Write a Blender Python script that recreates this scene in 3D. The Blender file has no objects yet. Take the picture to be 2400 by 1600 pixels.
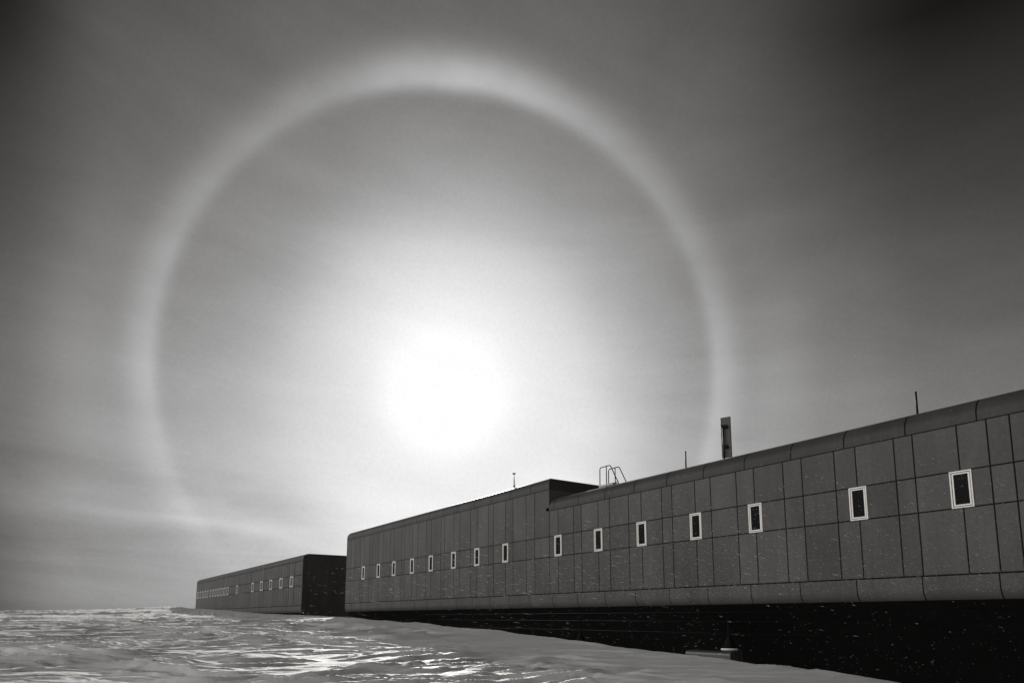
import bpy, math, random
import numpy as np
from mathutils import Vector

random.seed(7)
rng = np.random.default_rng(7)
scene = bpy.context.scene
R = math.radians

# ------------------------------------------------------------------ camera
# world: +Y runs along the facade into the distance, +X into the building, eye level z = 0
EYE_YAW = 34.45
cam_data = bpy.data.cameras.new("camera")
cam = bpy.data.objects.new("camera", cam_data)
scene.collection.objects.link(cam)
cam.location = (0, 0, 0)
cam.rotation_euler = (R(98.0), 0, R(-EYE_YAW))
cam_data.sensor_width = 36.0
cam_data.lens = 23.7
cam_data.shift_y = (1223.95 - 800) / 2400
cam_data.clip_start = 0.05
cam_data.clip_end = 20000
scene.camera = cam

scene.view_settings.view_transform = 'Standard'
scene.view_settings.look = 'None'
scene.view_settings.exposure = 0
scene.view_settings.gamma = 1
scene.render.film_transparent = False

# ------------------------------------------------------------------ sky: sun behind thin ice cloud, 22 degree halo
SUN_AZ, SUN_EL = 28.56, 18.8           # azimuth clockwise from +Y
sd = Vector((math.sin(R(SUN_AZ)) * math.cos(R(SUN_EL)), math.cos(R(SUN_AZ)) * math.cos(R(SUN_EL)), math.sin(R(SUN_EL))))
world = bpy.data.worlds.new("World")
scene.world = world
world.use_nodes = True
wt = world.node_tree
wt.nodes.clear()


class NT:
    """tiny node-graph writer"""
    def __init__(s, tree):
        s.t = tree

    def n(s, kind, **kw):
        nd = s.t.nodes.new(kind)
        for k, v in kw.items():
            setattr(nd, k, v)
        return nd

    def link(s, a, b):
        s.t.links.new(a, b)

    def put(s, sock, v):
        if isinstance(v, (int, float)):
            sock.default_value = v
        elif isinstance(v, (tuple, list, Vector)):
            sock.default_value = tuple(v)
        else:
            s.link(v, sock)

    def m(s, op, a, b=0.0, c=0.0, clamp=False):
        nd = s.n('ShaderNodeMath', operation=op, use_clamp=clamp)
        s.put(nd.inputs[0], a)
        s.put(nd.inputs[1], b)
        s.put(nd.inputs[2], c)
        return nd.outputs[0]

    def vm(s, op, a, b):
        nd = s.n('ShaderNodeVectorMath', operation=op)
        s.put(nd.inputs[0], a)
        s.put(nd.inputs[1], b)
        return nd.outputs['Value'] if op == 'DOT_PRODUCT' else nd.outputs[0]

    def rng(s, v, a, b, c=0.0, d=1.0, smooth=True):
        nd = s.n('ShaderNodeMapRange', interpolation_type='SMOOTHSTEP' if smooth else 'LINEAR')
        s.put(nd.inputs[0], v)
        nd.inputs[1].default_value = a
        nd.inputs[2].default_value = b
        nd.inputs[3].default_value = c
        nd.inputs[4].default_value = d
        return nd.outputs[0]

    def noise(s, vec, scale, detail=4.0, rough=0.5, dist=0.0):
        nd = s.n('ShaderNodeTexNoise')
        s.put(nd.inputs['Vector'], vec)
        nd.inputs['Scale'].default_value = scale
        nd.inputs['Detail'].default_value = detail
        nd.inputs['Roughness'].default_value = rough
        nd.inputs['Distortion'].default_value = dist
        return nd.outputs[0]


w = NT(wt)
tc = w.n('ShaderNodeTexCoord')
dirv = w.vm('NORMALIZE', tc.outputs['Generated'], (0, 0, 0))
cosang = w.vm('DOT_PRODUCT', dirv, sd)
ang = w.m('MULTIPLY', w.m('ARCCOSINE', w.m('MINIMUM', cosang, 0.999999)), 180 / math.pi)
sep = w.n('ShaderNodeSeparateXYZ')
w.link(dirv, sep.inputs[0])
zdir = sep.outputs['Z']
# radiance of the thin ice cloud by angle from the sun (degrees, value)
PROFILE = [(0, 2.2), (1.5, 1.65), (3.0, 1.13), (4.2, 1.005), (5.0, 0.965), (6.0, 0.915), (8.0, 0.80), (10.0, 0.69), (12.0, 0.57), (14.0, 0.43), (16.0, 0.335),
           (18.0, 0.27), (20.0, 0.232), (22.0, 0.20), (24.0, 0.163), (26.0, 0.142), (28.0, 0.127), (30.0, 0.112), (33.0, 0.094), (36.0, 0.068),
           (41.0, 0.056), (46.0, 0.048), (56.0, 0.036), (75.0, 0.032), (90.0, 0.038)]
ramp = w.n('ShaderNodeValToRGB')
ramp.color_ramp.interpolation = 'B_SPLINE'
els = ramp.color_ramp.elements
while len(els) > 1:
    els.remove(els[-1])
for i, (a, v) in enumerate(PROFILE):
    e = els[0] if i == 0 else els.new(a / 90)
    e.position = a / 90
    e.color = (v, v, v, 1)
w.link(w.m('DIVIDE', ang, 90.0), ramp.inputs[0])
prof = w.n('ShaderNodeRGBToBW')
w.link(ramp.outputs[0], prof.inputs[0])
rad = prof.outputs[0]


def gauss(v):
    return w.m('POWER', 2.71828, w.m('MULTIPLY', w.m('MULTIPLY', v, v), -1.0))


sh = Vector((sd.x, sd.y, 0)).normalized()
lat = w.vm('DOT_PRODUCT', dirv, (sh.y, -sh.x, 0))
front = w.vm('DOT_PRODUCT', dirv, sh)
elang = w.m('MULTIPLY', w.m('ARCSINE', zdir), 180 / math.pi)
azs = w.m('MULTIPLY', w.m('ARCTAN2', lat, front), 180 / math.pi)
# cirrus texture: veils stretched along the horizon low down, wisps and mottling higher up
veil = w.noise(w.vm('MULTIPLY', dirv, (1.0, 1.0, 6.0)), 2.1, 5.0, 0.55, 0.6)
veil2 = w.noise(w.vm('MULTIPLY', dirv, (1.3, 1.0, 13.0)), 1.7, 5.0, 0.55, 0.8)
rot = w.n('ShaderNodeVectorRotate', rotation_type='AXIS_ANGLE')
w.link(dirv, rot.inputs['Vector'])
rot.inputs['Axis'].default_value = tuple(sd)
rot.inputs['Angle'].default_value = R(-9)
wisp = w.noise(w.vm('MULTIPLY', rot.outputs[0], (1.0, 1.0, 5.0)), 2.6, 6.0, 0.58, 0.9)
mott = w.noise(dirv, 5.0, 6.0, 0.62, 0.5)
fine = w.noise(dirv, 230.0, 2.0, 0.7)
lowmask = w.rng(zdir, 0.30, 0.02)
farm = w.rng(ang, 6.0, 18.0)
cl = w.m('ADD', w.m('MULTIPLY', w.m('SUBTRACT', veil, 0.5), 0.20), w.m('MULTIPLY', w.m('SUBTRACT', mott, 0.5), 0.30))
cl = w.m('ADD', cl, w.m('MULTIPLY', w.m('SUBTRACT', wisp, 0.5), 0.38))
cl = w.m('ADD', cl, w.m('MULTIPLY', w.m('MULTIPLY', w.m('SUBTRACT', veil2, 0.5), 0.7), lowmask))
cl = w.m('ADD', w.m('MULTIPLY', cl, w.rng(ang, 6.0, 24.0, 0.3, 1.0)), w.m('MULTIPLY', w.m('SUBTRACT', fine, 0.5), 0.16))
cl = w.m('ADD', cl, 1.0)
# the veil is denser towards the horizon under the sun
lowb = w.m('MULTIPLY_ADD', w.m('MULTIPLY', gauss(w.m('DIVIDE', elang, 18.0)), 1.5), farm, 1.0)
rad = w.m('MULTIPLY', rad, lowb)
rad = w.m('MULTIPLY', rad, w.m('MULTIPLY_ADD', w.rng(w.m('MULTIPLY', lat, -1.0), 0.05, 0.22), w.m('MULTIPLY', w.rng(ang, 22.0, 15.0), -0.16), 1.0))
# lens vignetting put into the sky: darker corners and left edge, brighter low right
mr = w.rng(azs, 22.0, 43.0)
fr = w.rng(elang, 17.0, 39.5, 1.85, 0.16, False)
ml = w.rng(azs, -27.0, -36.0)
fl = w.m('MINIMUM', w.rng(elang, 0.0, 18.0, 0.25, 0.92, False), w.rng(elang, 18.0, 38.0, 1.0, 0.20, False))
rad = w.m('MULTIPLY', rad, w.m('MULTIPLY_ADD', w.m('SUBTRACT', fr, 1.0), mr, 1.0))
rad = w.m('MULTIPLY', rad, w.m('MULTIPLY_ADD', w.m('SUBTRACT', fl, 1.0), ml, 1.0))
rad = w.m('MULTIPLY', rad, cl)
# the 22 degree ring: sharp inner edge, soft outer fade, brighter at the top and level with the sun
rd = w.m('SUBTRACT', ang, 22.35)
wid = w.rng(rd, -0.05, 0.05, 0.75, 1.6, False)
ring = gauss(w.m('DIVIDE', rd, wid))
topm = w.m('MULTIPLY', gauss(w.m('DIVIDE', lat, 0.155)), w.rng(zdir, 0.45, 0.58))
amp = w.m('ADD', w.m('MULTIPLY', topm, 0.18), w.m('MULTIPLY', gauss(w.m('DIVIDE', w.m('SUBTRACT', elang, 18.0), 8.0)), 0.048))
amp = w.m('ADD', amp, 0.08)
amp = w.m('MULTIPLY', amp, w.rng(elang, 1.0, 14.0, 0.2, 1.0))
tails = w.m('MULTIPLY', gauss(w.m('DIVIDE', w.m('SUBTRACT', rd, 4.2), 2.9)), gauss(w.m('DIVIDE', w.m('SUBTRACT', elang, 18.5), 8.0)))
rad = w.m('ADD', rad, w.m('MULTIPLY', tails, 0.075))
patch = w.m('MULTIPLY_ADD', w.m('SUBTRACT', w.noise(dirv, 4.5, 3.0, 0.5, 0.4), 0.5), 1.7, 1.0)
rad = w.m('ADD', rad, w.m('MULTIPLY', w.m('MULTIPLY', ring, amp), patch))
# a long cirrus streak low on the left, with a thinner gap above it
wob = w.m('MULTIPLY', w.m('SUBTRACT', w.noise(w.vm('MULTIPLY', dirv, (1, 1, 3)), 5.0, 4, 0.6), 0.5), 3.2)
sl = w.m('SUBTRACT', w.m('ADD', elang, wob), w.m('MULTIPLY_ADD', azs, -0.10, 5.4))
smask = w.m('MULTIPLY', w.rng(azs, -8.0, -15.0), w.rng(azs, -44.0, -28.0, 0.45, 1.0))
s1 = w.m('DIVIDE', sl, 1.0)
s2_ = w.m('DIVIDE', w.m('SUBTRACT', sl, 2.6), 1.1)
s3_ = w.m('DIVIDE', w.m('ADD', sl, 2.6), 1.6)
streak = w.m('SUBTRACT', w.m('POWER', 2.718, w.m('MULTIPLY', w.m('MULTIPLY', s1, s1), -1.0)),
             w.m('MULTIPLY', w.m('POWER', 2.718, w.m('MULTIPLY', w.m('MULTIPLY', s2_, s2_), -1.0)), 0.75))
streak = w.m('SUBTRACT', streak, w.m('MULTIPLY', w.m('POWER', 2.718, w.m('MULTIPLY', w.m('MULTIPLY', s3_, s3_), -1.0)), 0.35))
rad = w.m('MULTIPLY', rad, w.m('MULTIPLY_ADD', w.m('MULTIPLY', streak, smask), 0.14, 1.0))
sepx = w.vm('DOT_PRODUCT', dirv, (math.sin(R(-71)), math.cos(R(-71)), 0))  # unseen bright patch of sky added on the left to light the facade
e2 = w.m('DIVIDE', w.m('SUBTRACT', elang, 22.0), 14.0)
fill_glow = w.m('MULTIPLY', w.rng(sepx, 0.40, 0.88), w.m('POWER', 2.718, w.m('MULTIPLY', w.m('MULTIPLY', e2, e2), -1.0)))
rad = w.m('ADD', rad, w.m('MULTIPLY', fill_glow, 2.9))
# physical sky far from the sun, read as brightness only
sky = w.n('ShaderNodeTexSky', sky_type='NISHITA', sun_disc=False, sun_elevation=R(SUN_EL), sun_rotation=R(SUN_AZ))
skyv = w.n('ShaderNodeRGBToBW')
w.link(sky.outputs[0], skyv.inputs[0])
rad = w.m('ADD', w.m('MULTIPLY', rad, 10.0), w.m('MULTIPLY', w.m('MINIMUM', skyv.outputs[0], 6.0), 0.004))
tint = w.n('ShaderNodeMix', data_type='RGBA')
tint.inputs[6].default_value = (1.0, 0.95, 0.905, 1)
tint.inputs[7].default_value = (1.0, 1.0, 1.0, 1)
w.link(w.rng(rad, 0.3, 4.0), tint.inputs[0])
scl = w.n('ShaderNodeVectorMath', operation='SCALE')
w.link(tint.outputs[2], scl.inputs[0])
w.link(rad, scl.inputs['Scale'])
bg = w.n('ShaderNodeBackground')
bg.inputs['Strength'].default_value = 0.1
w.link(scl.outputs[0], bg.inputs['Color'])
wo = w.n('ShaderNodeOutputWorld')
w.link(bg.outputs[0], wo.inputs[0])

sun_data = bpy.data.lights.new("sun", 'SUN')
sun_data.energy = 5.0
sun_data.angle = R(0.6)
sun_data.color = (1.0, 0.985, 0.96)
sun = bpy.data.objects.new("sun", sun_data)
scene.collection.objects.link(sun)
sun.rotation_euler = (-sd).to_track_quat('-Z', 'Y').to_euler()
sun.location = sd * 200


# ------------------------------------------------------------------ helpers
def tag(o, label=None, cat=None, group=None, kind=None):
    for k, v in (('label', label), ('category', cat), ('group', group), ('kind', kind)):
        if v:
            o[k] = v
    return o


def thing(name, loc, label, cat, group=None):
    o = bpy.data.objects.new(name, None)
    o.empty_display_size = 0.3
    o.location = loc
    scene.collection.objects.link(o)
    return tag(o, label, cat, group)


def world_loc(o):
    v = Vector((0, 0, 0))
    while o:
        v += o.location
        o = o.parent
    return v


class MB:
    """collects shapes in world coordinates; build() links them as ONE mesh object"""
    def __init__(s):
        s.v, s.f, s.sm = [], [], []

    def add(s, vs, fs, smooth=False):
        b = len(s.v)
        s.v += [tuple(p) for p in vs]
        s.f += [tuple(b + i for i in f) for f in fs]
        s.sm += [smooth] * len(fs)

    def box(s, x0, x1, y0, y1, z0, z1):
        s.add([(x0, y0, z0), (x1, y0, z0), (x1, y1, z0), (x0, y1, z0), (x0, y0, z1), (x1, y0, z1), (x1, y1, z1), (x0, y1, z1)],
              [(0, 3, 2, 1), (4, 5, 6, 7), (0, 1, 5, 4), (1, 2, 6, 5), (2, 3, 7, 6), (3, 0, 4, 7)])

    def plate(s, D, y0, y1, z0, z1, t=0.03, b=0.008):
        """facade panel: front at x = D with eased edges, back at x = D + t"""
        if y1 - y0 < 0.05:
            return
        s.add([(D, y0 + b, z0 + b), (D, y1 - b, z0 + b), (D, y1 - b, z1 - b), (D, y0 + b, z1 - b),
               (D + b, y0, z0), (D + b, y1, z0), (D + b, y1, z1), (D + b, y0, z1),
               (D + t, y0, z0), (D + t, y1, z0), (D + t, y1, z1), (D + t, y0, z1)],
              [(0, 3, 2, 1), (0, 1, 5, 4), (1, 2, 6, 5), (2, 3, 7, 6), (3, 0, 4, 7),
               (4, 5, 9, 8), (5, 6, 10, 9), (6, 7, 11, 10), (7, 4, 8, 11), (8, 9, 10, 11)])

    def sheet(s, rows, smooth=True, close=False):
        """grid of points, rows x columns"""
        n, k = len(rows), len(rows[0])
        vs = [p for r in rows for p in r]
        fs = []
        for i in range(n - 1):
            for j in range(k - 1 if not close else k):
                j2 = (j + 1) % k
                fs.append((i * k + j, i * k + j2, (i + 1) * k + j2, (i + 1) * k + j))
        s.add(vs, fs, smooth)

    def ring_bar(s, D0, D1, y0, y1, z0, z1, wd):
        """rectangular frame around an opening, between x = D0 and D1"""
        s.box(D0, D1, y0, y0 + wd, z0, z1)
        s.box(D0, D1, y1 - wd, y1, z0, z1)
        s.box(D0, D1, y0 + wd, y1 - wd, z0, z0 + wd)
        s.box(D0, D1, y0 + wd, y1 - wd, z1 - wd, z1)

    def tube(s, pts, r, seg=10):
        pts = [Vector(p) for p in pts]
        rows = []
        prev = None
        for i, p in enumerate(pts):
            a = pts[max(i - 1, 0)]
            b = pts[min(i + 1, len(pts) - 1)]
            d = (b - a).normalized()
            if prev is None:
                u = d.orthogonal().normalized()
            else:
                u = (prev - d * prev.dot(d)).normalized()
            prev = u
            vv = d.cross(u)
            rr = r[i] if isinstance(r, (list, tuple)) else r
            rows.append([p + (u * math.cos(2 * math.pi * k / seg) + vv * math.sin(2 * math.pi * k / seg)) * rr for k in range(seg)])
        b0 = len(s.v)
        s.sheet(rows, True, True)
        s.f.append(tuple(b0 + k for k in reversed(range(seg))))
        s.f.append(tuple(b0 + (len(rows) - 1) * seg + k for k in range(seg)))
        s.sm += [False, False]

    def lathe(s, c, prof, seg=24):
        """prof: (radius, z) pairs round a vertical axis at c"""
        s.sheet([[(c[0] + r * math.cos(2 * math.pi * k / seg), c[1] + r * math.sin(2 * math.pi * k / seg), z) for k in range(seg)] for r, z in prof], True, True)

    def build(s, name, mat, parent=None):
        off = world_loc(parent) if parent else Vector((0, 0, 0))
        me = bpy.data.meshes.new(name)
        me.from_pydata([tuple(Vector(p) - off) for p in s.v], [], s.f)
        me.polygons.foreach_set('use_smooth', s.sm)
        me.materials.append(mat)
        me.update()
        o = bpy.data.objects.new(name, me)
        scene.collection.objects.link(o)
        if parent:
            o.parent = parent
        return o


def mat_new(name):
    m = bpy.data.materials.new(name)
    m.use_nodes = True
    nt = NT(m.node_tree)
    p = m.node_tree.nodes['Principled BSDF']
    return m, nt, p


def grey(v):
    return (v, v * 0.945, v * 0.895, 1)


def wall_material(name, base, rough=0.5, spec=0.4, island=0.14, spots=0.25):
    """painted cladding: panel to panel differences, streaks, frost specks"""
    m, n, p = mat_new(name)
    geo = n.n('ShaderNodeNewGeometry')
    pos = geo.outputs['Position']
    rnd = n.m('MULTIPLY_ADD', n.m('SUBTRACT', geo.outputs['Random Per Island'], 0.5), island, 1.0)
    blot = n.m('MULTIPLY_ADD', n.m('SUBTRACT', n.noise(n.vm('MULTIPLY', pos, (1, 1.0, 0.35)), 0.7, 6, 0.6), 0.5), 0.85, 1.0)
    streak = n.m('MULTIPLY_ADD', n.m('SUBTRACT', n.noise(n.vm('MULTIPLY', pos, (1, 5.0, 0.25)), 1.3, 4, 0.6), 0.5), 0.25, 1.0)
    grain = n.m('MULTIPLY_ADD', n.m('SUBTRACT', n.noise(pos, 9.0, 4, 0.85), 0.5), 0.85, 1.0)
    val = n.m('MULTIPLY', n.m('MULTIPLY', rnd, blot), n.m('MULTIPLY', streak, grain))
    frost = n.rng(n.noise(n.vm('MULTIPLY', pos, (1, 1, 2.2)), 9.0, 5, 0.72), 0.66, 0.80)
    val = n.m('ADD', n.m('MULTIPLY', val, base), n.m('MULTIPLY', frost, spots * base))
    sc = n.n('ShaderNodeVectorMath', operation='SCALE')
    sc.inputs[0].default_value = grey(1.0)[:3]
    n.link(val, sc.inputs['Scale'])
    n.link(sc.outputs[0], p.inputs['Base Color'])
    p.inputs['Roughness'].default_value = rough
    p.inputs['Specular IOR Level'].default_value = spec
    bump = n.n('ShaderNodeBump')
    bump.inputs['Strength'].default_value = 0.25
    bump.inputs['Distance'].default_value = 0.01
    n.link(n.noise(pos, 14.0, 4, 0.6), bump.inputs['Height'])
    n.link(bump.outputs[0], p.inputs['Normal'])
    return m


def plain(name, v, rough=0.5, spec=0.4, metal=0.0, var=0.3, scale=8.0):
    m, n, p = mat_new(name)
    geo = n.n('ShaderNodeNewGeometry')
    val = n.m('MULTIPLY', n.m('MULTIPLY_ADD', n.m('SUBTRACT', n.noise(geo.outputs['Position'], scale, 4, 0.6), 0.5), var, 1.0), v)
    sc = n.n('ShaderNodeVectorMath', operation='SCALE')
    sc.inputs[0].default_value = grey(1.0)[:3]
    n.link(val, sc.inputs['Scale'])
    n.link(sc.outputs[0], p.inputs['Base Color'])
    p.inputs['Roughness'].default_value = rough
    p.inputs['Specular IOR Level'].default_value = spec
    p.inputs['Metallic'].default_value = metal
    return m


M = {}
M['clad'] = wall_material('grey_cladding', 0.098, 0.5, 0.12, 0.24)
M['trim'] = wall_material('grey_rounded_trim', 0.055, 0.45, 0.16)
M['skirt'] = wall_material('grey_skirt_trim', 0.10, 0.5, 0.12)
M['dark_wall'] = wall_material('dark_end_cladding', 0.068, 0.6, 0.2, 0.0)
M["belly"] = wall_material("shade_black_underside", 0.007, 0.75, 0.1, 0.0, 0.3)  # near-black base colour stands in for the shade below the building
M['joint'] = plain('dark_joint', 0.014, 0.8, 0.1)
M['roof'] = plain('roof_membrane', 0.30, 0.6, 0.3, var=0.5, scale=1.5)
M['white'] = plain('white_painted_frame', 0.86, 0.4, 0.4, var=0.1)
M['steel'] = plain('dark_steel', 0.014, 0.6, 0.1)
M['back'] = plain('antenna_back', 0.06, 0.5, 0.4)
M['plate'] = plain('pale_platform', 0.45, 0.5, 0.4)
M['hood'] = wall_material('dull_metal_hood', 0.06, 0.35, 0.7, 0.0)
M['rail'] = plain('dull_rail', 0.015, 0.8, 0.1)
M['footing'] = plain('snowy_footing', 0.8, 0.6, 0.2, var=0.2)
mg, ng, pg = mat_new('dark_window_glass')
pg.inputs['Base Color'].default_value = (0.006, 0.006, 0.006, 1)
pg.inputs['Roughness'].default_value = 0.12
pg.inputs['Specular IOR Level'].default_value = 0.06
gg = ng.n('ShaderNodeNewGeometry')
bg_ = ng.n('ShaderNodeBump')
bg_.inputs['Strength'].default_value = 0.12
bg_.inputs['Distance'].default_value = 0.02
ng.link(ng.noise(gg.outputs['Position'], 2.2, 2, 0.5), bg_.inputs['Height'])
ng.link(bg_.outputs[0], pg.inputs['Normal'])
M['glass'] = mg
M['glass_pale'] = plain('sky_toned_window_glass', 0.07, 0.35, 0.4)  # grey base colour stands in for sky mirrored in the distant panes

# snow: bright diffuse with wind-glazed crust
ms, ns, ps = mat_new('wind_packed_snow')
gs = ns.n('ShaderNodeNewGeometry')
pos = gs.outputs['Position']
ps.inputs['Base Color'].default_value = (0.60, 0.585, 0.57, 1)

ps.inputs['Specular IOR Level'].default_value = 0.55
ps.inputs['Subsurface Weight'].default_value = 0.0
rotv = ns.n('ShaderNodeVectorRotate', rotation_type='Z_AXIS')
ns.link(pos, rotv.inputs['Vector'])
rotv.inputs['Angle'].default_value = R(30)
aniso = ns.vm('MULTIPLY', rotv.outputs[0], (0.9, 3.0, 3.0))
crust = ns.rng(ns.noise(ns.vm('MULTIPLY', rotv.outputs[0], (0.35, 1.6, 1.0)), 1.0, 7, 0.66, 0.4), 0.50, 0.62)
ns.link(ns.m('MULTIPLY_ADD', crust, -0.14, 0.74), ps.inputs['Roughness'])
b1 = ns.n('ShaderNodeBump')
b1.inputs['Strength'].default_value = 0.9
b1.inputs['Distance'].default_value = 0.05
ns.link(ns.noise(aniso, 1.6, 6, 0.62, 0.3), b1.inputs['Height'])
b2 = ns.n('ShaderNodeBump')
b2.inputs['Strength'].default_value = 0.5
b2.inputs['Distance'].default_value = 0.012
ns.link(ns.noise(aniso, 9.0, 4, 0.6), b2.inputs['Height'])
ns.link(b1.outputs[0], b2.inputs['Normal'])
ns.link(b2.outputs[0], ps.inputs['Normal'])
M['snow'] = ms

mf, nf, pf = mat_new('blown_snow_grains')
mf.node_tree.nodes.remove(pf)
df = nf.n('ShaderNodeBsdfDiffuse')
df.inputs[0].default_value = (0.9, 0.885, 0.87, 1)
tr = nf.n('ShaderNodeBsdfTranslucent')
tr.inputs[0].default_value = (0.9, 0.885, 0.87, 1)
mx = nf.n('ShaderNodeMixShader')
mx.inputs[0].default_value = 0.5
nf.link(df.outputs[0], mx.inputs[1])
nf.link(tr.outputs[0], mx.inputs[2])
nf.link(mx.outputs[0], mf.node_tree.nodes['Material Output'].inputs[0])
M['flake'] = mf

# ------------------------------------------------------------------ snow ground
D = 24.5


def grad_noise(x, y, seed):
    xi = np.floor(x).astype(np.int64)
    yi = np.floor(y).astype(np.int64)
    fx, fy = x - xi, y - yi
    u, v = fx * fx * fx * (fx * (fx * 6 - 15) + 10), fy * fy * fy * (fy * (fy * 6 - 15) + 10)

    def g(ix, iy, dx, dy):
        h = (ix * 374761393 + iy * 668265263 + seed * 1442695041) & 0x7fffffff
        h = ((h ^ (h >> 13)) * 1274126177) & 0x7fffffff
        h = h ^ (h >> 16)
        a = (h & 0xffff) / 65536.0 * 2 * np.pi
        return np.cos(a) * dx + np.sin(a) * dy
    n00, n10 = g(xi, yi, fx, fy), g(xi + 1, yi, fx - 1, fy)
    n01, n11 = g(xi, yi + 1, fx, fy - 1), g(xi + 1, yi + 1, fx - 1, fy - 1)
    return ((n00 * (1 - u) + n10 * u) * (1 - v) + (n01 * (1 - u) + n11 * u) * v) * 1.5


def sstep(t):
    t = np.clip(t, 0, 1)
    return t * t * (3 - 2 * t)


CR_Y = [-60, 2, 8.0, 10.5, 13.6, 20.5, 30.4, 41.5, 59.7, 78.3, 110, 147, 200, 350, 700, 2000]
CR_X = [16.5, 16.5, 16.5, 16.8, 17.2, 18.2, 19.5, 20.8, 22.5, 24, 24.5, 24.5, 24.5, 24.5, 24.5, 24.5]
CR_Z = [-1.7, -1.68, -1.5, -1.40, -1.29, -1.03, -0.65, -0.37, -0.04, 0.24, 0.72, 1.32, 1.6, 1.9, 2.2, 2.4]


def ground_height(x, y):
    xc = np.interp(y, CR_Y, CR_X)
    zc = np.interp(y, CR_Y, CR_Z)
    slope = np.interp(y, [0, 30, 150, 400], [0.030, 0.028, 0.017, 0.004])
    left = np.clip(xc - x, 0, None)
    h = zc - slope * 60 * np.tanh(left / 60)
    # wind direction of the sastrugi
    a = R(-30)
    s = x * np.cos(a) + y * np.sin(a)
    t = -x * np.sin(a) + y * np.cos(a)
    wx = grad_noise(x * 0.11, y * 0.11, 3) * 1.6 + grad_noise(x * 0.6, y * 0.6, 5) * 0.35
    wy = grad_noise(x * 0.13, y * 0.13, 4) * 1.2 + grad_noise(x * 0.55, y * 0.55, 6) * 0.22
    s2, t2 = s + wx, t + wy
    r = np.hypot(x, y)
    far = 1 / (1 + (r / 700) ** 2)
    calm = 0.26 + 0.74 * sstep((xc - x - 1.0) / 5.5)
    calm = np.where(x > xc, 0.15, calm)
    m1 = sstep(grad_noise(s / 20, t / 11, 31) + 0.55)
    m2 = sstep(grad_noise(s / 6 + 9, t / 3, 32) * 1.3 + 0.5)

    def steps(lam, length, a_, wd, seed, dens=0.35, bend=1.2):
        """wind-cut ledges: a short steep face towards the viewer's side, a long gentle top, broken along the wind"""
        ph = t2 / lam + bend * grad_noise(s2 / (length * 1.6), t2 / (3.2 * lam), seed)
        k = np.floor(ph)
        u = ph - k
        p = np.where(u < wd, u / wd, 1 - (u - wd) / (1 - wd))
        m = np.clip(grad_noise(s2 / length + k * 3.71, k * 1.37 + 0.41, seed + 1) * 1.5 + dens, 0, 1.15)
        return (p * m - 0.34) * a_
    big = grad_noise(s2 / 22, t2 / 9, 11) * 0.10
    n1 = grad_noise(s2 / 3.0, t2 / 0.7, 21)
    n2 = grad_noise(s2 / 1.2, t2 / 0.28, 22)
    n3 = grad_noise(s2 / 0.45, t2 / 0.15 + 7.7, 23)
    sast = steps(4.1, 12.0, 0.13, 0.07, 61, 0.4) + steps(1.6, 5.2, 0.15, 0.09, 63, 0.45) + steps(0.78, 2.6, 0.095, 0.11, 65, 0.42)
    sast = sast + steps(0.41, 1.3, 0.058, 0.15, 69, 0.42) * (0.5 + 0.5 * m2)
    ridge1 = (1 - np.minimum(np.sqrt(n1 * n1 + 0.004), 1)) ** 2
    ridge2 = (1 - np.minimum(np.sqrt(n2 * n2 + 0.006), 1)) ** 2
    sast = sast + ridge1 * 0.05 * (0.3 + 0.7 * m2) + ridge2 * 0.035 * m2
    sast = sast + steps(0.21, 0.7, 0.030, 0.24, 67, 0.4) * (0.4 + 0.6 * m2)
    sast = sast + steps(9.0, 30.0, 0.42, 0.10, 71, 0.75) * sstep((r - 40) / 80) + n1 * 0.022 + n2 * 0.012 + n3 * 0.007
    h = h + (big + sast * (0.9 + 0.35 * m1)) * calm * far
    h = h + grad_noise(x / 60, y / 45, 41) * 0.12 * sstep((r - 20) / 60)
    # drift crest, then the wind-scoured hollow in front of and under the building
    amp = np.interp(y, [30, 45, 60, 66], [1.35, 1.1, 0.65, 0.25])
    over = np.clip(x - xc, 0, None)
    h = h - sstep(over / 4.2) * amp - 0.02 * np.minimum(over, 20) * (y < 70)
    h = h + 0.05 * grad_noise(y / 2.6, y * 0 + 0.37, 51) * np.exp(-np.abs(x - xc) / 1.5) + 0.03 * grad_noise(y / 0.8, x / 0.8, 52) * np.exp(-np.abs(x - xc) / 0.8)
    # low mound at the far end of the wing, and one lump out on the skyline
    h = h + 0.55 * np.exp(-(((x - 19) / 9) ** 2 + ((y - 128) / 22) ** 2))
    return h


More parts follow.
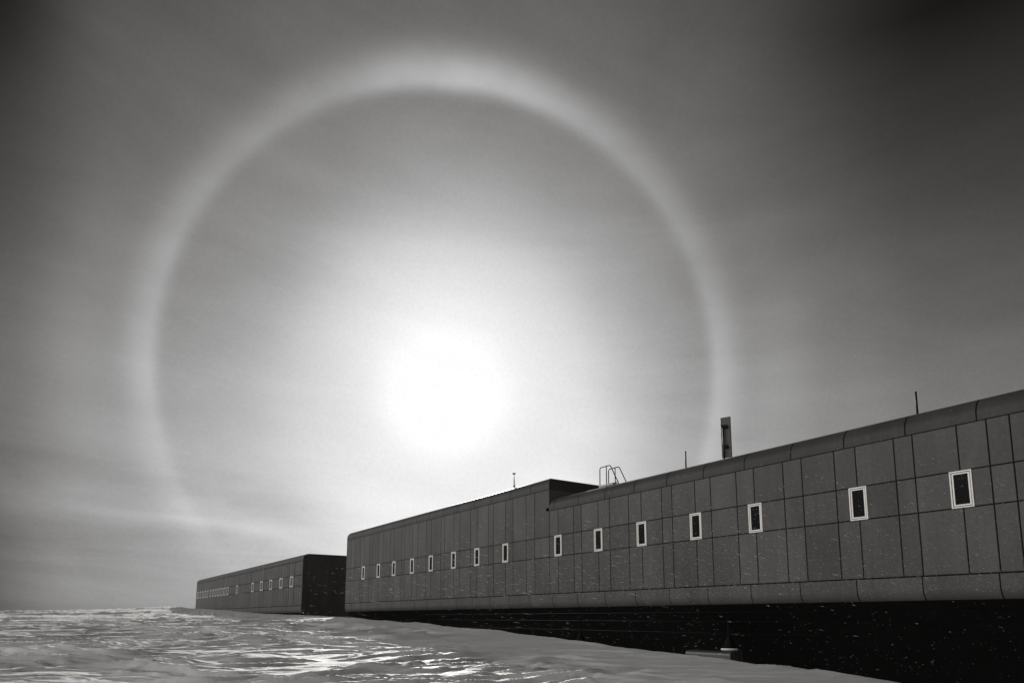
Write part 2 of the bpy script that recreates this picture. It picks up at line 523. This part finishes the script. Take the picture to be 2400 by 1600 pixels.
def build_ground():
    az = np.concatenate([np.linspace(-12, 76, 1250), np.linspace(76, 348, 80)[1:-1]])
    az = np.radians(az)                        # clockwise from +Y
    rad_ = np.concatenate([np.linspace(0.4, 4, 8), np.geomspace(4.3, 10, 60), np.geomspace(10.05, 75, 960), np.geomspace(75.5, 230, 230), np.geomspace(236, 9000, 60)])
    A, Rr = np.meshgrid(az, rad_)
    x, y = Rr * np.sin(A), Rr * np.cos(A)
    z = ground_height(x, y)
    n, k = x.shape
    co = np.stack([x, y, z], -1).reshape(-1, 3)
    co = np.vstack([co, [[0, 0, float(z[0].mean())]]])
    i = np.arange(n - 1)[:, None] * k
    j = np.arange(k)[None, :]
    j2 = (j + 1) % k
    quads = np.stack([i + j, i + k + j, i + k + j2, i + j2], -1).reshape(-1, 4)[:, ::-1]
    c = n * k
    tris = np.stack([np.full(k, c), np.arange(k), (np.arange(k) + 1) % k], -1)
    tris = tris[:, [0, 2, 1]]
    me = bpy.data.meshes.new('snow_ground')
    me.vertices.add(len(co))
    me.vertices.foreach_set('co', co.astype(np.float32).ravel())
    nl = quads.size + tris.size
    me.loops.add(nl)
    me.loops.foreach_set('vertex_index', np.concatenate([quads.ravel(), tris.ravel()]).astype(np.int32))
    me.polygons.add(len(quads) + len(tris))
    starts = np.concatenate([np.arange(len(quads)) * 4, quads.size + np.arange(len(tris)) * 3]).astype(np.int32)
    me.polygons.foreach_set('loop_start', starts)
    me.polygons.foreach_set('use_smooth', np.ones(len(starts), bool))
    me.update(calc_edges=True)
    me.validate()
    if me.polygons[len(quads) // 2].normal.z < 0:
        me.flip_normals()
    me.materials.append(M['snow'])
    o = bpy.data.objects.new('snow_ground', me)
    scene.collection.objects.link(o)
    tag(o, 'wind-carved white snowfield with rough ridges in front of the building', 'snow', kind='structure')


build_ground()

# ------------------------------------------------------------------ buildings
GAP = 0.04
SEAM_B, WIN_B, WIN_T = 1.39, 3.555, 4.785     # bottom seam, window bottom, window top above eye level
CORE = 0.032
DEPTH = 18.0


def cornice_profile(zs, inset=0.0):
    Rr, v = 0.65, 0.18
    pts = [(inset, zs), (inset, zs + v)]
    for i in range(1, 13):
        a = math.pi / 2 * i / 12
        pts.append((Rr - (Rr - inset) * math.cos(a), zs + v + (Rr - inset) * math.sin(a)))
    return pts


def skirt_profile(inset=0.0, tail=0.02):
    Rr, z0 = 0.45, 0.95
    pts = [(inset, SEAM_B), (inset, z0)]
    for i in range(1, 11):
        a = R(54) * i / 10
        pts.append((Rr - (Rr - inset) * math.cos(a), z0 - (Rr - inset) * math.sin(a)))
    o, z = pts[-1]
    pts.append((o + tail * math.cos(R(36)), z - tail * math.sin(R(36))))
    return pts


def sweep(mb, prof, fn, t0, t1, steps=1):
    rows = []
    for i in range(steps + 1):
        rows.append([fn(o, z, i / steps) for o, z in prof])
    mb.sheet(rows, True)


def add_window(parent, y0, y1, z0=WIN_B, z1=WIN_T, fw=0.042, glass='glass'):
    f = MB()
    f.ring_bar(D - 0.03, D + CORE - 0.002, y0, y1, z0, z1, fw)
    fr = f.build('window', M['white'], parent)
    g = 0.026
    s = MB()
    s.ring_bar(D - 0.018, D + CORE - 0.002, y0 + fw + g, y1 - fw - g, z0 + fw + g, z1 - fw - g, 0.045)
    so = s.build('sash', M['white'], fr)
    p = MB()
    q = fw + g + 0.045
    p.box(D + 0.012, D + CORE - 0.004, y0 + q, y1 - q, z0 + q, z1 - q)
    p.build('pane', M[glass], fr)
    return fr


def cladding(mb, seams, windows, y_lo, y_hi, rows, only_rows=(0, 1, 2)):
    """rows of panels between vertical seams; a window's centre seam is left out in the window row"""
    hg = GAP / 2
    wc = [(a + b) / 2 for a, b in windows]
    for ri, (z0, z1) in enumerate(rows):
        if ri not in only_rows:
            continue
        ys = [y_lo] + [s for s in seams if y_lo < s < y_hi] + [y_hi]
        if ri == 1:
            ys = [s for s in ys if not any(abs(s - c) < 0.15 for c in wc)]
        for a, b in zip(ys[:-1], ys[1:]):
            if ri == 1:
                cut = [(p, q) for p, q in windows if p > a - 0.02 and q < b + 0.02]
                cur = a + hg
                for p, q in sorted(cut):
                    mb.plate(D, cur, p - 0.012, z0 + hg, z1 - hg)
                    cur = q + 0.012
                mb.plate(D, cur, b - hg, z0 + hg, z1 - hg)
            else:
                mb.plate(D, a + hg, b - hg, z0 + hg, z1 - hg)


# ---- the long main building: low part towards the viewer, taller part beyond the step
NEAR, STEP, END = -26.0, 31.76, 65.1
ZL, ZH = 6.33, 7.65
SEAMS = [8.73, 9.60, 11.0, 11.64, 13.04, 13.87, 15.24, 16.07, 17.47, 18.37, 19.77, 20.67, 22.09, 22.74, 24.14, 25.05, 26.49, 27.4,
         28.82, 29.49, 30.92, 31.76, 33.24, 34.15, 35.6, 36.47, 37.91, 38.58, 40.03, 40.94, 42.43, 43.32, 44.75, 45.31, 46.89, 47.79,
         49.25, 50.20, 51.67, 52.24, 53.74, 54.6, 56.12, 57.03, 58.49, 59.18, 60.57, 61.39, 62.92, 63.78]
SEAMS = [s - 22.83 for s in SEAMS if 8 < s < 31.5] + SEAMS
SEAMS = sorted(s for s in SEAMS)
WINC = [9.60, 13.04, 17.47, 20.67, 24.14, 27.40, 30.92, 36.47, 40.03, 43.32, 46.89, 50.20, 53.74, 57.03, 60.57]
WINC += [-5.40, -9.8, -2.2]
SEAMS = sorted([s for s in SEAMS if s > 8 or not any(abs(s - c) < 0.5 for c in (-5.40, -9.8, -2.2))] + [-5.40, -9.8, -2.2])
WINS = [(c - 0.33, c + 0.33) for c in WINC]
main = thing('station_building', (D + 9, 20, -2.3), 'long grey panelled polar building with rounded roof edge and a row of white-framed windows', 'building')

b = MB()
b.box(D + CORE, D + DEPTH, NEAR, END - 0.04, SEAM_B - 0.3, ZL)
b.box(D + CORE, D + DEPTH, STEP + 0.05, END - 0.04, ZL + 0.002, ZH)
b.build('wall_core', M['joint'], main)
b = MB()
cladding(b, SEAMS, WINS, NEAR, STEP, [(SEAM_B, WIN_B), (WIN_B, WIN_T), (WIN_T, ZL)])
cladding(b, SEAMS, WINS, STEP, END, [(SEAM_B, WIN_B), (WIN_B, WIN_T), (WIN_T, ZH)])
b.build('wall_cladding', M['clad'], main)


def front(o, z, y):
    return (D + o, y, z)


b = MB()
bb = MB()
JOINT = 2.232
y = 33.65 - JOINT * 27
lows = [NEAR] + [31.30 - JOINT * k for k in range(26, -1, -1) if 31.30 - JOINT * k > NEAR + 0.3] + [STEP]
for a, c in zip(lows[:-1], lows[1:]):
    pr = cornice_profile(ZL + 0.012)
    b.sheet([[front(o, z, yy) for o, z in pr] for yy in (a + 0.022, c - (0.022 if c < STEP else -0.3))])
bb.sheet([[front(o, z, yy) for o, z in cornice_profile(ZL - 0.02, 0.03)] for yy in (NEAR, STEP + 0.3)])
highs = [STEP] + [33.65 + 2.276 * k for k in range(14)] + [END]
for a, c in zip(highs[:-1], highs[1:]):
    pr = cornice_profile(ZH + 0.012)
    if a == STEP:
        b.sheet([[front(o, z, STEP + o) for o, z in pr], [front(o, z, c - 0.022) for o, z in pr]])
    else:
        b.sheet([[front(o, z, yy) for o, z in pr] for yy in (a + 0.022, c - (0.022 if c < END else 0))])
pr = cornice_profile(ZH - 0.02, 0.03)
bb.sheet([[front(o, z, STEP + o) for o, z in pr], [front(o, z, END - 0.03) for o, z in pr]])
bb.sheet([[(D + o, STEP + o, z) for o, z in pr], [(D + DEPTH, STEP + o, z) for o, z in pr]])
# cornice of the step's return wall, mitred at the corner
pr = cornice_profile(ZH + 0.012)
rx = [D] + [D + 2.9 + 2.3 * k for k in range(6)] + [D + DEPTH]
for a, c in zip(rx[:-1], rx[1:]):
    if a == D:
        b.sheet([[(D + o, STEP + o, z) for o, z in pr], [(c - 0.022, STEP + o, z) for o, z in pr]])
    else:
        b.sheet([[(xx, STEP + o, z) for o, z in pr] for xx in (a + 0.022, c - 0.022)])
b.build('roof_edge', M['trim'], main)
bb.build('roof_edge_backing', M['joint'], main)
# return wall at the step, in two sheets with a joint
b = MB()
b.box(D + 0.002, D + 1.9, STEP, STEP + 0.045, ZL - 0.05, ZH)
b.box(D + 1.945, D + DEPTH, STEP, STEP + 0.045, ZL - 0.05, ZH)
b.build('step_wall', M['clad'], main)
# skirt below the wall
b = MB()
bb = MB()
skj = [NEAR] + [29.24 + 2.274 * k for k in range(-23, 16) if NEAR + 0.3 < 29.24 + 2.274 * k < END - 0.5] + [END]
for a, c in zip(skj[:-1], skj[1:]):
    pr = skirt_profile()
    pr[0] = (0.0, SEAM_B - 0.03)
    b.sheet([[front(o, z, yy) for o, z in pr] for yy in (a + 0.02, c - (0.02 if c < END else 0))])
pr = skirt_profile(0.035)
pr[0] = (0.035, SEAM_B + 0.02)
bb.sheet([[front(o, z, yy) for o, z in pr] for yy in (NEAR, END - 0.03)])
b.build('skirt', M['skirt'], main)
bb.build('skirt_backing', M['joint'], main)
# sloping underside in long strips
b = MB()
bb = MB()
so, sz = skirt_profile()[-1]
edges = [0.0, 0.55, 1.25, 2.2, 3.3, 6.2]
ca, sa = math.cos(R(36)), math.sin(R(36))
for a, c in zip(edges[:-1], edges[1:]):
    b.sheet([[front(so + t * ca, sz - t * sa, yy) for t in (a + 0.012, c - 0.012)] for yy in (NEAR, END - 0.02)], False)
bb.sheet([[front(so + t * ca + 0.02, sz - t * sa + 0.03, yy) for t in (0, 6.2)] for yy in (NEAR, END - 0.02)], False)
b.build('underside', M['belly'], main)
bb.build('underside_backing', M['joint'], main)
b = MB()
for t in edges[1:4]:
    p = front(so + t * ca - 0.012, sz - t * sa - 0.016, 0)
    b.tube([(p[0], NEAR, p[2]), (p[0], END - 0.1, p[2])], 0.006, 6)
b.build('drip_rail', M['rail'], main)
# roofs and the far end wall
b = MB()
b.box(D + 0.64, D + DEPTH, NEAR, STEP + 0.02, ZL + 0.02, ZL + 0.842)
b.box(D + 0.66, D + DEPTH, STEP + 0.66, END - 0.01, ZH + 0.02, ZH + 0.842)
b.build('roof', M['roof'], main)
b = MB()
prof = [(o, z) for o, z in skirt_profile(0.01)][::-1] + cornice_profile(ZH, 0.01)
vs = [(D + o, END, z) for o, z in prof] + [(D + DEPTH, END, ZH + 0.82), (D + DEPTH, END, -2.6), (D + 5.2, END, -2.6)]
b.add(vs, [tuple(range(len(vs)))])
b.build('end_wall', M['dark_wall'], main)
for y0, y1 in WINS:
    add_window(main, y0, y1)

# ---- the far wing
FN, FE, FZ = 79.1, 147.0, 6.60
wing = thing('station_wing', (D + 9, 113, 0), 'distant second grey panelled block with black end wall beyond the main building', 'building')
fw = [(82.7, 84.0), (87.2, 88.5), (92.0, 93.3), (96.7, 98.0), (101.6, 102.9), (111.5, 112.6), (117.95, 119.35), (120.35, 121.7), (122.5, 124.1),
      (124.95, 126.45), (127.4, 128.85), (129.8, 131.15), (132.2, 133.4), (134.75, 135.95), (136.95, 138.15), (139.3, 140.5), (141.8, 143.05), (144.3, 145.6)]
fs = []
y = FN + 1.2
k = 0
while y < FE - 0.6:
    fs.append(y)
    y += (0.86, 1.0, 1.35, 1.02)[k % 4]
    k += 1
fs = [s for s in fs if not any(a - 0.35 < s < c + 0.35 for a, c in fw)] + [(a + c) / 2 for a, c in fw]
fs = sorted(fs + [a - 0.45 for a, c in fw if a < 105] + [c + 0.45 for a, c in fw if c < 105])
fz = 3.68
b = MB()
b.box(D + CORE, D + DEPTH, FN + 0.03, FE - 0.03, SEAM_B - 0.3, FZ)
b.build('wall_core', M['joint'], wing)
b = MB()
GAP = 0.07
cladding(b, fs, fw, FN, FE, [(SEAM_B, fz), (fz, fz + 1.28), (fz + 1.28, FZ)])
b.build('wall_cladding', M['clad'], wing)
b = MB()
bb = MB()
fj = [FN] + [FN + 1.3 + 2.25 * k for k in range(29)] + [FE]
for a, c in zip(fj[:-1], fj[1:]):
    pr = cornice_profile(FZ + 0.012)
    b.sheet([[front(o, z, yy) for o, z in pr] for yy in (a + 0.035, c - 0.035)])
bb.sheet([[front(o, z, yy) for o, z in cornice_profile(FZ - 0.02, 0.03)] for yy in (FN, FE)])
b.build('roof_edge', M['trim'], wing)
bb.build('roof_edge_backing', M['joint'], wing)
b = MB()
bb = MB()
for a, c in zip(fj[:-1], fj[1:]):
    pr = skirt_profile()
    pr[0] = (0.0, SEAM_B - 0.04)
    b.sheet([[front(o, z, yy) for o, z in pr] for yy in (a + 0.03, c - 0.03)])
pr = skirt_profile(0.035)
bb.sheet([[front(o, z, yy) for o, z in pr] for yy in (FN, FE)])
b.build('skirt', M['skirt'], wing)
bb.build('skirt_backing', M['joint'], wing)
b = MB()
b.sheet([[front(so + t * ca, sz - t * sa, yy) for t in (0, 4)] for yy in (FN, FE)], False)
b.build('underside', M['belly'], wing)
b = MB()
prof = [(o, z) for o, z in skirt_profile(0.01)][::-1] + cornice_profile(FZ, 0.005)
for yy in (FN - 0.01, FE):
    b = MB()
    vs = [(D + o, yy, z) for o, z in prof] + [(D + DEPTH, yy, FZ + 0.82), (D + DEPTH, yy, -2.0), (D + 4.4, yy, -2.0)]
    b.add(vs, [tuple(range(len(vs)))])
    b.build('end_wall', M['dark_wall'], wing)
b = MB()
b.tube([(D + 0.6, FN - 0.03, FZ + 0.80), (D + DEPTH, FN - 0.03, FZ + 0.80)], 0.05, 8)
b.build('end_trim', M['trim'], wing)
b = MB()
b.box(D + 0.64, D + DEPTH, FN + 0.01, FE - 0.01, FZ + 0.02, FZ + 0.842)
b.build('roof', M['roof'], wing)
for a, c in fw:
    add_window(wing, a, c, fz, fz + 1.28, 0.055, 'glass_pale')

# ------------------------------------------------------------------ things on the roof
ROOF = ZL + 0.842
# stair with two bent handrails beside the step
lad = thing('roof_stair', (25.93, 27.6, ROOF), 'small roof stair with two bent tube handrails beside the roof step', 'stair')


def rounded(pts, r=0.12, n=5):
    pts = [Vector(p) for p in pts]
    out = [pts[0]]
    for i in range(1, len(pts) - 1):
        a, p, c = pts[i - 1], pts[i], pts[i + 1]
        u, v = (a - p).normalized(), (c - p).normalized()
        for k in range(n + 1):
            t = k / n
            out.append((p + u * r) * (1 - t) ** 2 + p * 2 * t * (1 - t) + (p + v * r) * t * t)
    out.append(pts[-1])
    return out


for xx in (25.6, 26.27):
    b = MB()
    b.tube(rounded([(xx, 28.42, ROOF), (xx, 28.40, 8.49), (xx, 27.53, 8.49), (xx, 26.78, ROOF)]), 0.028, 8)
    hr = b.build('handrail', M['steel'], lad)
    b = MB()
    b.tube([(xx, 27.86, ROOF), (xx, 27.86, 8.49)], 0.028, 8)
    b.build('post', M['steel'], hr)
b = MB()
b.box(25.55, 26.32, 27.30, 28.46, 7.36, 7.46)
b.box(25.57, 25.63, 27.34, 27.40, ROOF, 7.36)
b.box(25.57, 25.63, 28.36, 28.42, ROOF, 7.36)
b.build('platform', M['plate'], lad)
b = MB()
b.box(25.60, 26.27, 27.02, 27.26, 7.27, 7.30)
b.tube([(25.60, 27.30, 7.30), (25.60, 26.95, 7.50)], 0.02, 6)
b.build('tread', M['steel'], lad)

# flat panel antenna on its pole
pa = thing('panel_antenna', (26.0, 20.0, ROOF), 'tall flat dark panel antenna strapped to a short pole on the roof', 'antenna')
an = R(-20.3)
dx, dy = math.sin(an), math.cos(an)
nx, ny = -dy, dx                              # towards the viewer's side
P0 = Vector((26.0, 20.22, 0))


def pan_pt(u, n_, z):
    return (P0.x - dx * u + nx * n_, P0.y - dy * u + ny * n_, z)


b = MB()
ins = 0.02
c8 = [pan_pt(u, n_, z) for z in (7.51, 9.48) for n_ in (0.0, -0.1) for u in (0, 0.47)]
b.add(c8, [(0, 1, 5, 4), (2, 6, 7, 3), (0, 4, 6, 2), (1, 3, 7, 5), (4, 5, 7, 6), (0, 2, 3, 1)])
pnl = b.build('panel', M['back'], pa)
bv = pnl.modifiers.new('edge', 'BEVEL')
bv.width = 0.015
bv.segments = 2
b = MB()
pc = pan_pt(0.155, 0.13, 0)
b.tube([(pc[0], pc[1], ROOF), (pc[0], pc[1], 9.07)], 0.042, 12)
b.build('pole', M['steel'], pa)
for z, u0, u1 in ((9.0, 0.09, 0.34), (8.02, 0.14, 0.33)):
    b = MB()
    q = [pan_pt(u, n_, zz) for zz in (z - 0.065, z + 0.065) for n_ in (0.16, 0.004) for u in (u0, u1)]
    b.add(q, [(0, 1, 5, 4), (2, 6, 7, 3), (0, 4, 6, 2), (1, 3, 7, 5), (4, 5, 7, 6), (0, 2, 3, 1)])
    for uu in (0.10, 0.21):
        cc = pan_pt(uu, 0.19, 0)
        b.tube([(cc[0], cc[1], z + 0.02), (cc[0] + nx * 0.04, cc[1] + ny * 0.04, z + 0.02)], 0.02, 8)
    b.build('bracket', M['steel'], pa)
b = MB()
q = pan_pt(0.34, -0.05, 0)
b.tube([(q[0], q[1], 7.51), (q[0] + 0.01, q[1], ROOF)], 0.012, 6)
b.build('cable', M['plate'], pa)

# two plain vent pipes standing on the roof edge
for x_, y_, z1, lab in ((25.3, 21.82, 8.07, 'thin dark pipe standing on the roof between the stair and the panel antenna'),
                        (25.3, 11.10, 8.07, 'thin dark pipe standing alone on the roof edge above the nearest windows')):
    t = thing('roof_pipe', (x_, y_, ROOF), lab, 'pipe', 'pipes standing on the roof')
    b = MB()
    b.tube([(x_, y_, ROOF), (x_, y_, z1 - 0.03)], 0.036, 12)
    b.build('pipe', M['steel'], t)
    b = MB()
    b.lathe((x_, y_), [(0.0, z1), (0.03, z1), (0.041, z1 - 0.012), (0.041, z1 - 0.05), (0.036, z1 - 0.05)], 12)
    b.build('cap', M['steel'], t)

# slim mast with a mushroom head on the taller roof
RH = ZH + 0.842
gm = thing('antenna_mast', (25.3, 36.63, RH), 'slim mast with flat mushroom-shaped head on the taller roof', 'antenna')
b = MB()
b.tube([(25.3, 36.63, RH), (25.3, 36.63, 9.0), (25.3, 36.63, 9.3), (25.3, 36.63, 9.31), (25.3, 36.63, 9.54)], [0.03, 0.03, 0.028, 0.018, 0.018], 10)
b.build('mast', M['steel'], gm)
b = MB()
b.lathe((25.3, 36.63), [(0.0, 9.52), (0.05, 9.525), (0.10, 9.56), (0.125, 9.585), (0.12, 9.605), (0.06, 9.615), (0.0, 9.617)], 20)
b.build('antenna_head', M['steel'], gm)
b = MB()
b.lathe((25.3, 36.63), [(0.0, 8.66), (0.05, 8.68), (0.065, 8.72), (0.05, 8.77), (0.03, 8.80)], 14)
b.build('base_clamp', M['steel'], gm)
b = MB()
b.lathe((25.3, 36.63), [(0.11, RH), (0.11, RH + 0.03), (0.03, RH + 0.05)], 14)
b.build('base_plate', M['steel'], gm)
b = MB()
b.tube([(25.37, 36.60, RH), (25.365, 36.60, 8.9), (25.35, 36.62, 9.1)], 0.009, 6)
b.build('cable', M['plate'], gm)

# ------------------------------------------------------------------ under the building
# half-buried curved metal hood
hd = thing('metal_hood', (24.6, 20.1, -2.6), 'low dark metal hood with rounded top half buried in snow under the building', 'hood')
prof = [(0.0, -2.7), (0.0, -1.62)] + [(0.16 - 0.16 * math.cos(R(a)), -1.62 + 0.16 * math.sin(R(a))) for a in (15, 30, 45, 60, 75, 90)] + [(0.8, -1.44), (0.8, -2.7)]
b = MB()
y0, y1 = 18.85, 21.30
b.sheet([[(24.2 + o, yy, z) for o, z in prof] for yy in (y0 + 0.03, y1)])
for yy in (y0 + 0.05, y1):
    vs = [(24.2 + o, yy, z) for o, z in prof]
    b.add(vs, [tuple(range(len(vs)))])
hb = b.build('hood_shell', M['hood'], hd)
b = MB()
outer = [(o - 0.015 if o < 0.1 else o, z + (0.015 if z > -1.6 else 0)) for o, z in prof]
b.sheet([[(24.2 + o, yy, z) for o, z in outer] for yy in (y0 - 0.025, y0 + 0.03)])
b.sheet([[(24.2 + o + (0.03 if o < 0.4 else -0.03), yy, z - (0.03 if z > -1.6 else 0)) for o, z in outer] for yy in (y0 - 0.025, y0 + 0.03)])
b.sheet([[(24.2 + o, y0 - 0.025, z) for o, z in outer], [(24.2 + o + (0.03 if o < 0.4 else -0.03), y0 - 0.025, z - (0.03 if z > -1.6 else 0)) for o, z in outer]])
b.build('end_rim', M['back'], hd)

# two conical posts with pale disc collars in the shade
for y_, z_, lab in ((19.8, -1.365, 'dark conical post with pale disc collar just above the metal hood'),
                    (30.08, -1.40, 'dark conical post with pale disc collar behind the snow crest, left of the metal hood')):
    x_ = 25.4
    t = thing('ground_post', (x_, y_, -2.7), lab, 'post', 'posts in the shade under the building')
    b = MB()
    b.lathe((x_, y_), [(0.05, 0.0), (0.05, z_ + 0.62), (0.10, z_ + 0.5), (0.28, z_ + 0.04), (0.28, z_)], 20)
    b.build('cone', M['belly'], t)
    b = MB()
    b.lathe((x_, y_), [(0.0, z_ + 0.02), (0.25, z_ + 0.015), (0.36, z_ - 0.015), (0.385, z_ - 0.05), (0.34, z_ - 0.085), (0.0, z_ - 0.09)], 24)
    b.build('collar', M['footing'], t)
    b = MB()
    b.tube([(x_, y_, -2.8), (x_, y_, z_ - 0.045)], 0.10, 12)
    b.build('shaft', M['joint'], t)


# ------------------------------------------------------------------ snow grains blowing past the building
def blowing_snow():
    n = 8500
    vs, fs = [], []
    wind = np.array([0.992, 0.085, -0.085])       # along the gusts, slightly falling
    base = [(1, 2, 3), (1, 3, 4), (1, 4, 5), (1, 5, 2), (0, 3, 2), (0, 4, 3), (0, 5, 4), (0, 2, 5)]
    c = 0
    while c < n:
        p = np.array([rng.uniform(2.0, 16.0), rng.uniform(1.0, 17.0), rng.uniform(-1.25, 3.2)])
        r = float(np.hypot(p[0], p[1]))
        if r < 5.0 or p[2] > -0.3 + 0.29 * p[0] * rng.uniform(0.0, 1.12) or p[2] < -0.095 * r:
            continue
        if p[2] < 0.03 * r and rng.random() < 0.8:
            continue
        d = wind + rng.normal(0, 0.025, 3)
        d /= np.linalg.norm(d)
        u = np.cross(d, [0, 0, 1.0])
        u /= np.linalg.norm(u)
        v = np.cross(d, u)
        L = rng.choice([0.003, 0.018, 0.034, 0.052], p=[0.12, 0.38, 0.32, 0.18]) * rng.uniform(0.7, 1.3)
        wv = rng.uniform(0.0005, 0.00105) * (1.6 if L < 0.004 else 1.0) * (0.72 if p[2] < 0.03 * r else 1.0)
        b = len(vs)
        vs.append(tuple(p - d * L))
        vs.append(tuple(p + d * L))
        for k in range(4):
            a = math.pi / 2 * k
            vs.append(tuple(p + (u * math.cos(a) + v * math.sin(a)) * wv))
        fs += [tuple(b + i for i in f) for f in base]
        c += 1
    me = bpy.data.meshes.new('blowing_snow')
    me.from_pydata(vs, [], fs)
    me.materials.append(M['flake'])
    o = bpy.data.objects.new('blowing_snow', me)
    scene.collection.objects.link(o)
    tag(o, 'fine white snow grains blowing through the air in front of the building', 'snow', kind='stuff')


blowing_snow()
